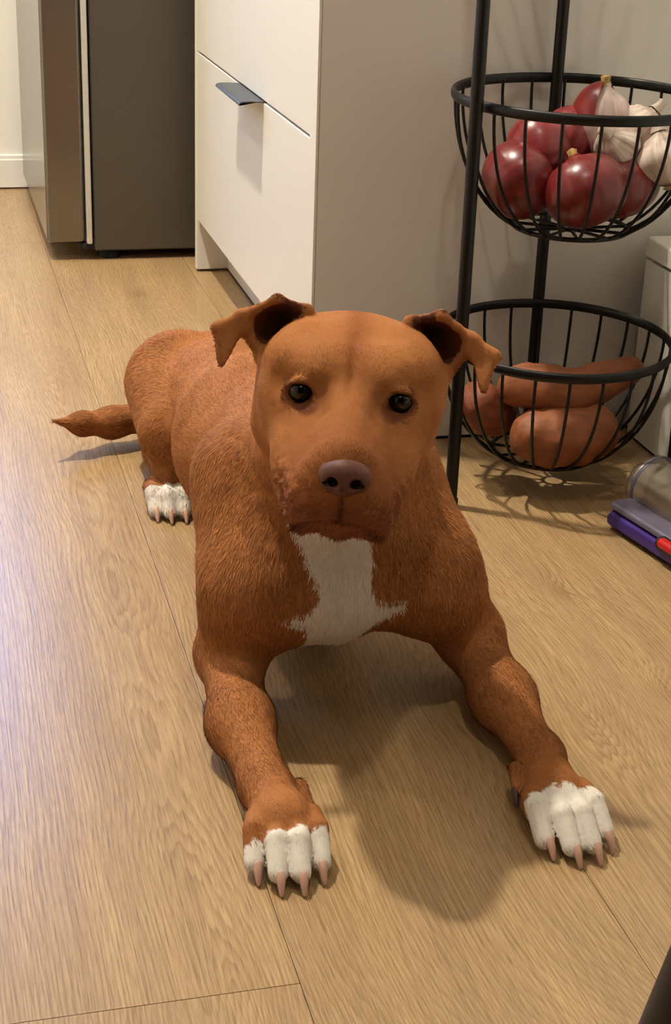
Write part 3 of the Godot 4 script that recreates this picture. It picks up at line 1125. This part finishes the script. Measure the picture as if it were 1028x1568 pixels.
func coat(p: Vector3, n: Vector3) -> Color:
	var red := lin(161, 105, 63)
	var deep := lin(127, 78, 43)
	var pale := lin(192, 124, 72)
	var white := lin(222, 214, 202)
	var w := coat_noise.get_noise_3dv(p * 1.0)
	var w2 := coat_noise.get_noise_3dv(p * 4.0 + Vector3(7, 3, 1))
	var c := red.lerp(deep, clampf(0.25 + 0.5 * w + 0.25 * w2, 0, 1))
	# head
	var q := HB.transposed() * (p - HO)
	if q.length() < 0.16 and q.z > -0.14 and p.y > 0.20:
		# darker streak up the forehead, pale cheeks, rosy muzzle
		var muz := smoothstep(0.012, 0.055, q.z)
		c = c.lerp(lin(166, 109, 66), 0.45 * (1.0 - muz))
		c = c.lerp(lin(134, 82, 50), muz * 0.75)
		c = c.lerp(lin(118, 70, 54), smoothstep(-0.040, -0.066, q.y) * muz * 0.7)
		var stripe := exp(-pow(q.x / 0.010, 2)) * smoothstep(0.0, 0.03, q.y)
		c = c.lerp(lin(118, 64, 36), stripe * 0.6)
		for s in [-1.0, 1.0]:
			var e := Vector3((q.x - s * 0.0375) / 1.25, q.y, 0).length()
			c = c.lerp(lin(92, 50, 36), smoothstep(0.0120, 0.0094, e) * float(q.z > -0.03) * 0.85)
			c = c.lerp(lin(104, 60, 34), 0.6 * exp(-pow((q.x - s * .0215) / .0085, 2) - pow((q.y - .004) / .013, 2)) * float(q.z > -.03 and q.z < .03))
			# inside of the ear
			var ec := q - Vector3(s * .070, .028, -.085)
			var qn := HB.transposed() * n
			if ec.length() < 0.042 and q.z < -0.0655 and qn.z > 0.0 and absf(q.x) > 0.040 + 0.25 * (0.05 - q.y) and (q.y > 0.0):
				c = c.lerp(lin(74, 42, 34), 0.9)
		for s in [-1.0, 1.0]:
			if (q - Vector3(.002 + s * .0084, -.0312, .080)).length() < .0085: c = lin(30, 17, 14)
		c = c.lerp(lin(92, 54, 42), 0.55 * exp(-pow((q.x - .002) / .013, 2) - pow((q.y + .058) / .013, 2)) * float(q.z > .03))
		c = c.lerp(lin(58, 33, 27), 0.8 * exp(-pow((q.x - .0015) / .0016, 2)) * smoothstep(-.071, -.066, q.y) * smoothstep(-.040, -.046, q.y) * float(q.z > .05))
		# dark lips along the mouth
		for s in [-1.0, 1.0]:
			for j in 3:
				var ab: Vector3 = lip(j + 1, s) - lip(j, s)
				var pa: Vector3 = p - lip(j, s)
				var dl: float = (pa - ab * clampf(pa.dot(ab) / ab.length_squared(), 0, 1)).length()
				c = c.lerp(lin(70, 40, 34), smoothstep(.0042, .0018, dl) * 0.6)
	# chest blaze
	if p.z > -1.235 and p.y < 0.235 and p.y > 0.03 and n.z > -0.35 and q.z < 0.0:
		var jit := Vector2(w2, coat_noise.get_noise_3dv(p * 9.0)) * 0.004
		if Geometry2D.is_point_in_polygon(Vector2(p.x, p.y) + jit, blaze): c = white
	# toes
	var jz := 0.006 * coat_noise.get_noise_3dv(p * 9.0)
	if p.y < 0.06:
		if p.x < 0.34 and p.z + jz > -0.953: c = white
		if p.x > 0.34 and p.z + jz > -0.960: c = white
	if p.y < 0.036 and p.z < -1.5 and p.z + jz > -1.634 and p.x < 0.34: c = white
	return c

func build_dog() -> void:
	coat_noise.seed = 77
	coat_noise.frequency = 14.0
	var hz := Vector3(-0.290, -0.045, 0.957).normalized()
	var hx := Vector3(0.957, -0.060, 0.290)
	hx = (hx - hz * hx.dot(hz)).normalized()
	HB = Basis(hx, hz.cross(hx), hz)
	clear_field()
	var back := Vector3(0, -0.1, -1)
	# --- trunk
	cap(Vector3(.327, .142, -1.27), Vector3(.322, .126, -1.50), .090, .087, .03, back)
	cap(Vector3(.322, .126, -1.50), Vector3(.324, .104, -1.69), .086, .068, .03, back)
	cap(Vector3(.324, .104, -1.69), Vector3(.326, .094, -1.79), .068, .064, .03, back)
	# breastbone and belly resting on the floor
	cap(Vector3(.320, .062, -1.29), Vector3(.322, .060, -1.66), .054, .052, .025, back)
	# neck and throat
	cap(Vector3(.327, .175, -1.250), Vector3(.318, .262, -1.172), .084, .066, .035, Vector3(0, -1, -.5))
	# chest
	ell(Vector3(.320, .140, -1.195), Vector3(.072, .072, .060), Basis(), .03, Vector3(0, -1, -.1))
	cap(Vector3(.309, .112, -1.172), Vector3(.318, .085, -1.28), .037, .045, .03, Vector3(0, -1, -.2))
	# --- hind quarters
	for s in [-1.0, 1.0]:
		var o := Vector3(.322, 0, 0)
		var m := Vector3(s, 1, 1)
		cap(o + Vector3(.044, .102, -1.770) * m, o + Vector3(.064, .080, -1.675) * m, .065, .042, .012, Vector3(0, -.8, -.6))
		cap(o + Vector3(.066, .075, -1.668) * m, o + Vector3(.070, .035, -1.74) * m, .028, .021, .010, Vector3(0, -.8, -.6))
		cap(o + Vector3(.068, .070, -1.668) * m, o + Vector3(.072, .030, -1.665) * m, .022, .019, .008, Vector3(0, -1, 0))
		cap(o + Vector3(.070, .030, -1.75) * m, o + Vector3(.073, .027, -1.655) * m, .020, .019, .012, Vector3(0, -.2, 1))
		for t in 4:
			var x: float = .073 + [-.023, -.008, .008, .022][t] - 0.001
			var f: float = [-.005, 0.004, 0.004, -.005][t]
			cap(o + Vector3(x, .022, -1.655) * m, o + Vector3(x * 1.01, .022, -1.628 + f) * m, .0105, .0105, .004, Vector3(0, -.2, 1))
			cap(o + Vector3(x * 1.01, .022, -1.628 + f) * m, o + Vector3(x * 1.02, .010, -1.613 + f) * m, .0105, .0080, .004, Vector3(0, -.6, 1))
	# tail
	var tl := [Vector3(.300, .070, -1.850), Vector3(.255, .036, -1.855), Vector3(.205, .033, -1.843), Vector3(.168, .039, -1.828), Vector3(.133, .050, -1.812)]
	var tr := [.022, .0195, .0165, .0115, .0022]
	for k in 4: cap(tl[k], tl[k + 1], tr[k], tr[k + 1], .018)
	# --- front legs: shoulder, upper arm, forearm, paw with four toes
	# the dog's right leg (left in the photo)
	cap(Vector3(.259, .186, -1.262), Vector3(.254, .112, -1.195), .052, .047, .03, Vector3(0, -1, 0))
	cap(Vector3(.256, .112, -1.195), Vector3(.231, .050, -1.205), .047, .029, .03, Vector3(0, -1, 0))
	cap(Vector3(.2325, .043, -1.200), Vector3(.2225, .032, -1.110), .0265, .0225, .02)
	cap(Vector3(.2230, .032, -1.110), Vector3(.226, .0245, -1.025), .0220, .0190, .03)
	cap(Vector3(.226, .0245, -1.025), Vector3(.230, .024, -.978), .0190, .0215, .012)
	paw(Vector3(.230, 0, -.978), -7.0, 1.0)
	# the dog's left leg
	cap(Vector3(.379, .188, -1.258), Vector3(.398, .116, -1.190), .047, .047, .03, Vector3(0, -1, 0))
	cap(Vector3(.398, .116, -1.190), Vector3(.447, .052, -1.200), .047, .030, .03, Vector3(.4, -1, 0))
	cap(Vector3(.450, .043, -1.195), Vector3(.450, .032, -1.110), .0270, .0220, .02)
	cap(Vector3(.450, .032, -1.110), Vector3(.452, .0245, -1.025), .0220, .0180, .03)
	cap(Vector3(.452, .0245, -1.025), Vector3(.445, .024, -.972), .0180, .0205, .012)
	paw(Vector3(.444, 0, -.968), 3.0, -1.0)
	# --- head
	var hback := HB * Vector3(0, .25, -1)
	ell(H(0, -.002, -.066), Vector3(.067, .0425, .074), HB, .03, hback)
	for s in [-1.0, 1.0]:
		cap(H(s * .040, -.018, -.052), H(.0385 if s > 0 else -.0455, -.043, -.052), .033, .0310, .02, HB * Vector3(s * .5, -.3, -1))
		cap(H(s * .040, .011, -.050), H(s * .044, .004, -.078), .0235, .0235, .02, HB * Vector3(s * .5, .3, -1))
		# brow
		cap(H(s * .022, .018, -.017), H(s * .043, .015, -.028), .0130, .012, .022, HB * Vector3(s * .6, .6, -.5))
		cap(H(s * .022, .0150, -.0085), H(s * .030, .0165, -.0125), .0088, .0085, .012, HB * Vector3(s * .6, .6, -.5))
		# cheek bone under the eye
		cap(H(s * .030, -.016, -.006), H(s * .055, -.014, -.030), .013, .013, .014, HB * Vector3(s * .8, -.4, -.6))
	# muzzle
	cap(H(0, -.030, -.02), H(0, -.042, .052), .043, .0310, .025, hback)
	cap(H(0, -.010, -.012), H(0, -.0245, .058), .0255, .0195, .012, hback)
	for s in [-1.0, 1.0]:
		cap(H(s * .024, -.050, .012), H(s * .0180, -.054, .054), .0275, .0225, .016, HB * Vector3(s * .7, -.5, -.7))
		cap(H(s * .035, -.071, .004), H(s * .0255, -.0770, .046), .0165, .0145, .010, HB * Vector3(s * .5, -.8, -.5))
	for s in [-1.0, 1.0]: cap(H(s * .038, -.032, -.025), H(s * .028, -.052, .016), .025, .022, .015, HB * Vector3(s * .5, -.2, -1))
	# lower jaw
	cap(H(0, -.064, -.03), H(0, -.0765, .044), .032, .0180, .008, HB * Vector3(0, -.3, -1))
	# hollow in front of each ear, then the ears
	for s in [-1.0, 1.0]: ecarve(H(s * .066, .024, -.080), Vector3(.014, .020, .018), HB, .008)
	for s in [-1.0, 1.0]: ear(s)
	# eye openings
	for s in [-1.0, 1.0]:
		ecarve(H(s * .0375, 0, .0030), Vector3(.0104, .0098, .016), HB * Basis(Vector3(0, 0, 1), -s * 0.12), .003)
	# eyelids: an arc above and one below each eye
	for s in [-1.0, 1.0]:
		for up in [1.0, -1.0]:
			var last := Vector3.ZERO
			for j in 7:
				var an := PI * j / 6.0
				var q := Vector3(s * .0375 - cos(an) * .0108 * s, up * sin(an) * (.0110 if up > 0 else .0096) - cos(an) * -.0012, -.0015 + .0030 * sin(an) - .0035 * (1.0 if cos(an) < 0 else 0.3) * absf(cos(an)))
				var w := H(q.x, q.y, q.z)
				if j > 0: cap(last, w, .0018, .0018, .0035, HB * Vector3(s, up * .3, 0))
				last = w
	# mouth line and the groove under the nose
	for s in [-1.0, 1.0]:
		for j in 3: carve(lip(j, s), lip(j + 1, s), .0016, .0016, .004)
	carve(H(.001, -.050, .0835), H(.001, -.067, .0785), .0014, .0014, .003)
	var org := Vector3(.32, 0, -1.40)
	var dog := base("dog", org)
	tag(dog, "red-brown short-haired dog with white chest and toes lying on the wood floor", "dog")
	var t0 := Time.get_ticks_msec()
	var s := surface(CELL, org, coat)
	var fm := mat(Color.WHITE, 0.65, 0.0, 0.13)
	fm.vertex_color_use_as_albedo = true
	part("body", done(s), fm, dog)
	if FUR: fur(dog, s, org)
	dog_face(dog, org)

func paw(at: Vector3, turn: float, side: float) -> void:
	# at: middle of the paw's root on the floor; toes point to +z; side: which way the dewclaw lies
	var b := Basis(Vector3.UP, deg_to_rad(turn))
	ell(at + b * Vector3(0, .0185, .002), Vector3(.0285, .0190, .029), b, .008, Vector3(0, -.1, 1))
	var xs := [-.0235, -.0080, .0080, .0235]
	var zs := [.026, .040, .041, .029]
	for t in 4:
		var x: float = xs[t]
		var a := at + b * Vector3(x * .9, .0275, -.002)
		var k := at + b * Vector3(x, .0270, zs[t] - .012)
		var e := at + b * Vector3(x * 1.04, .0115, zs[t] + .008)
		cap(a, k, .0078, .0085, .0012, b * Vector3(0, -.1, 1))
		cap(k, e, .0085, .0078, .0012, b * Vector3(0, -.5, 1))
	# dewclaw pad on the inner side
	cap(at + b * Vector3(side * .016, .026, -.042), at + b * Vector3(side * .0225, .019, -.024), .0065, .0045, .005, b * Vector3(0, -.5, 1))

func ear(s: float) -> void:
	var k := 1.0
	var P := func(x: float, y: float, z: float) -> Vector3: return H(s * x * k, y, z)
	var m0: Vector3 = P.call(.040, .041, -.074)
	var m1: Vector3 = P.call(.064, .0500, -.068)
	var pb: Vector3 = P.call(.060, .026, -.104)
	var pl: Vector3 = P.call(.046, .010, -.098)
	var c2: Vector3 = P.call(.0906, .0350, -.062)
	var l1: Vector3 = P.call(.0900, .0268, -.062)
	var l0: Vector3 = P.call(.0730, .0012, -.066)
	var c3: Vector3 = P.call(.1085, .0265, -.054)
	var tip: Vector3 = P.call(.1015, .0015, -.040)
	var out := HB * Vector3(s, -.4, .2)
	var r := .0030
	for t in [[m0, m1, pb], [pb, m1, c2], [pb, c2, l1], [pb, l1, l0], [m0, pb, pl], [pb, pl, l0], [c2, c3, l1], [c3, tip, l1]]:
		trg(t[0], t[1], t[2], r, .007, out)

func dog_face(dog: Node3D, org: Vector3) -> void:
	# nose: its own fine field
	clear_field()
	ell(H(.002, -.0285, .0755), Vector3(.0172, .0125, .0120), HB, .006, Vector3.ZERO)
	ell(H(.002, -.0345, .0765), Vector3(.0105, .0098, .0110), HB, .006, Vector3.ZERO)
	for s in [-1.0, 1.0]:
		ell(H(.002 + s * .0115, -.0310, .0755), Vector3(.0072, .0092, .0105), HB, .005, Vector3.ZERO)
		ecarve(H(.002 + s * .0082, -.0312, .0880), Vector3(.0044, .0036, .008), HB * Basis(Vector3(0, 0, 1), s * .5), .0025)
		carve(H(.002 + s * .0115, -.0335, .086), H(.002 + s * .0170, -.0315, .077), .0016, .0012, .002)
	carve(H(.002, -.033, .0890), H(.002, -.050, .086), .0010, .0010, .002)
	var n := surface(.0011, org, func(p: Vector3, g: Vector3) -> Color:
		var q := HB.transposed() * (p - HO)
		var c := lin(94, 59, 52)
		for s in [-1.0, 1.0]:
			if Vector3((q.x - .002 - s * .0084) / 1.25, (q.y + .0312), 0).length() < .0036 and q.z < .0850: c = lin(30, 16, 14)
		return c)
	var nm := mat(Color.WHITE, 0.5, 0.0, 0.3)
	nm.vertex_color_use_as_albedo = true
	part("nose", done(n), nm, dog).set_meta("label", "dusky brown nose")
	# eyes
	for s in [-1.0, 1.0]:
		var e := H(s * .0375, 0, -.0082)
		var look := (Vector3(0, 0.70, 0) - e).normalized()
		var eye := part("eye", sphere_cap(.0106, 180, 28), mat(Color(0.05, 0.03, 0.02), 0.06, 0.0, 0.36), dog)
		eye.transform = Transform3D(frame(look), e - org)
		eye.set_meta("label", "dark brown eye")
		var im := mat(Color(0.17, 0.115, 0.05), 0.05)
		part("iris", sphere_cap(.01068, 42, 28), im, eye)
		var pm := mat(Color(0.004, 0.004, 0.004), 0.04)
		part("pupil", sphere_cap(.01074, 25, 24), pm, eye)
		# a thin dark lid edge follows the opening
	# claws
	var cm := mat(Color(0.76, 0.60, 0.52), 0.35)
	for pw in [[Vector3(.230, 0, -.978), -7.0], [Vector3(.444, 0, -.968), 3.0]]:
		var b := Basis(Vector3.UP, deg_to_rad(pw[1]))
		for t in 4:
			var x: float = [-.0225, -.0078, .0078, .0225][t]
			var z: float = [.026, .040, .041, .029][t]
			claw(dog, pw[0] + b * Vector3(x * 1.04 + .001, .0135, z + .0125) - org, pw[0] + b * Vector3(x * 1.05 + .0015, .0030, z + .0220) - org, .0036, cm)
	for pw in [[Vector3(.230, 0, -.978), -7.0, 1.0], [Vector3(.444, 0, -.968), 3.0, -1.0]]:
		var b := Basis(Vector3.UP, deg_to_rad(pw[1]))
		claw(dog, pw[0] + b * Vector3(pw[2] * .0240, .0190, -.024) - org, pw[0] + b * Vector3(pw[2] * .0262, .0110, -.014) - org, .0032, mat(Color(0.22, 0.13, 0.11), 0.4))
	for t in 4:
		var x: float = -.073 - [-.023, -.008, .008, .022][t] * 1.02
		var f: float = [-.005, 0.004, 0.004, -.005][t]
		claw(dog, Vector3(.322 + x, .013, -1.607 + f) - org, Vector3(.322 + x, .003, -1.597 + f) - org, .0032, cm)

func claw(dog: Node3D, a: Vector3, b: Vector3, r: float, m: Material) -> void:
	var g := geo()
	var mid := (a + b) / 2 + Vector3(0, .002, 0)
	add_tube(g, [a, mid, b], [r, r * .9, r * .5], 10, true)
	part("claw", done(g), m, dog)

func sphere_cap(r: float, deg: float, seg: int) -> ArrayMesh:
	var rows := []
	for j in 13:
		var t := deg_to_rad(deg) * j / 12.0
		var row := PackedVector3Array()
		for k in seg:
			var a := TAU * k / seg
			row.append(Vector3(r * sin(t) * cos(a), r * sin(t) * sin(a), r * cos(t)))
		rows.append(row)
	var g := geo()
	add_grid(g, rows, true)
	# outward normals for open caps as well
	for k in g.v.size(): g.n[k] = g.v[k].normalized()
	return done(g)

# short coat: tapered bent hairs lying along the body
func fur(dog: Node3D, s: Dictionary, org: Vector3) -> void:
	var rng := RandomNumberGenerator.new()
	rng.seed = 4
	var V: PackedVector3Array = s.v
	var N: PackedVector3Array = s.n
	var F: PackedVector3Array = s.flow
	var C: PackedColorArray = s.c
	var I: PackedInt32Array = s.i
	var xf: Array[Transform3D] = []
	var col := PackedColorArray()
	var eyes := [H(.0375, 0, 0), H(-.0375, 0, 0)]
	var nose := H(.002, -.034, .080)
	for t in range(0, I.size(), 3):
		var a := I[t]
		var b := I[t + 1]
		var c := I[t + 2]
		var area := (V[b] - V[a]).cross(V[c] - V[a]).length() * 0.5e6
		var face := (V[a] + org - HO).length() < 0.115 and V[a].y > 0.2
		var want := area * (DENSITY * 3.0 if face else DENSITY) + rng.randf()
		for k in int(want):
			var u := rng.randf()
			var v := rng.randf()
			if u + v > 1:
				u = 1 - u
				v = 1 - v
			var p := V[a] + (V[b] - V[a]) * u + (V[c] - V[a]) * v
			if p.y < 0.004: continue
			var n := N[a].lerp(N[b], u).lerp(N[c], v * 0.5).normalized()
			var f := F[a]
			f -= n * n.dot(f)
			if f.length() < 1e-4: continue
			f = f.normalized().rotated(n, rng.randfn(0, 0.22))
			var w := p + org
			var len := 0.0075
			var hd := (w - HO).length()
			if hd < 0.15 and w.y > 0.235: len = 0.0042
			if hd > 0.095 and w.y > 0.26 and w.z > -1.19: len = 0.0030
			if w.y < 0.05 and w.z > -1.0: len = 0.0040
			if hd < 0.10:
				if (w - eyes[0]).length() < 0.0115 or (w - eyes[1]).length() < 0.0115: continue
				if (w - nose).length() < 0.0165: continue
			len *= rng.randf_range(0.65, 1.15)
			var lift := rng.randf_range(0.04, 0.19) * (0.6 if face else 1.0)
			var z := (f * cos(lift) + n * sin(lift)).normalized()
			var x := n.cross(z).normalized()
			var y := z.cross(x)
			var wd := (0.00030 if face else 0.00042) * rng.randf_range(0.7, 1.3)
			xf.append(Transform3D(Basis(x * wd, y * len, z * len), p - n * 0.0004))
			var tone := rng.randf_range(0.62, 1.42) if C[a].g < 0.35 and not face else rng.randf_range(0.76, 1.26) if C[a].g < 0.35 else rng.randf_range(0.82, 1.12)
			col.append(Color(C[a].r * tone, C[a].g * tone, C[a].b * tone))
	var g := geo()
	for q in [Vector3(-1, 0, 0), Vector3(1, 0, 0), Vector3(-.7, .045, .5), Vector3(.7, .045, .5), Vector3(0, .02, 1)]:
		g.v.append(q)
		g.n.append(Vector3(0, 1, 0))
		g.uv.append(Vector2.ZERO)
	g.i.append_array([0, 1, 2, 1, 3, 2, 2, 3, 4])
	var mm := MultiMesh.new()
	mm.transform_format = MultiMesh.TRANSFORM_3D
	mm.use_colors = true
	mm.mesh = done(g)
	mm.instance_count = xf.size()
	for k in xf.size():
		mm.set_instance_transform(k, xf[k])
		mm.set_instance_color(k, col[k])
	var o := MultiMeshInstance3D.new()
	o.name = "fur"
	o.multimesh = mm
	var m := mat(Color.WHITE, 0.6, 0.0, 0.13)
	m.vertex_color_use_as_albedo = true
	m.cull_mode = BaseMaterial3D.CULL_DISABLED
	o.material_override = m
	o.set_meta("kind", "stuff")
	dog.add_child(o)
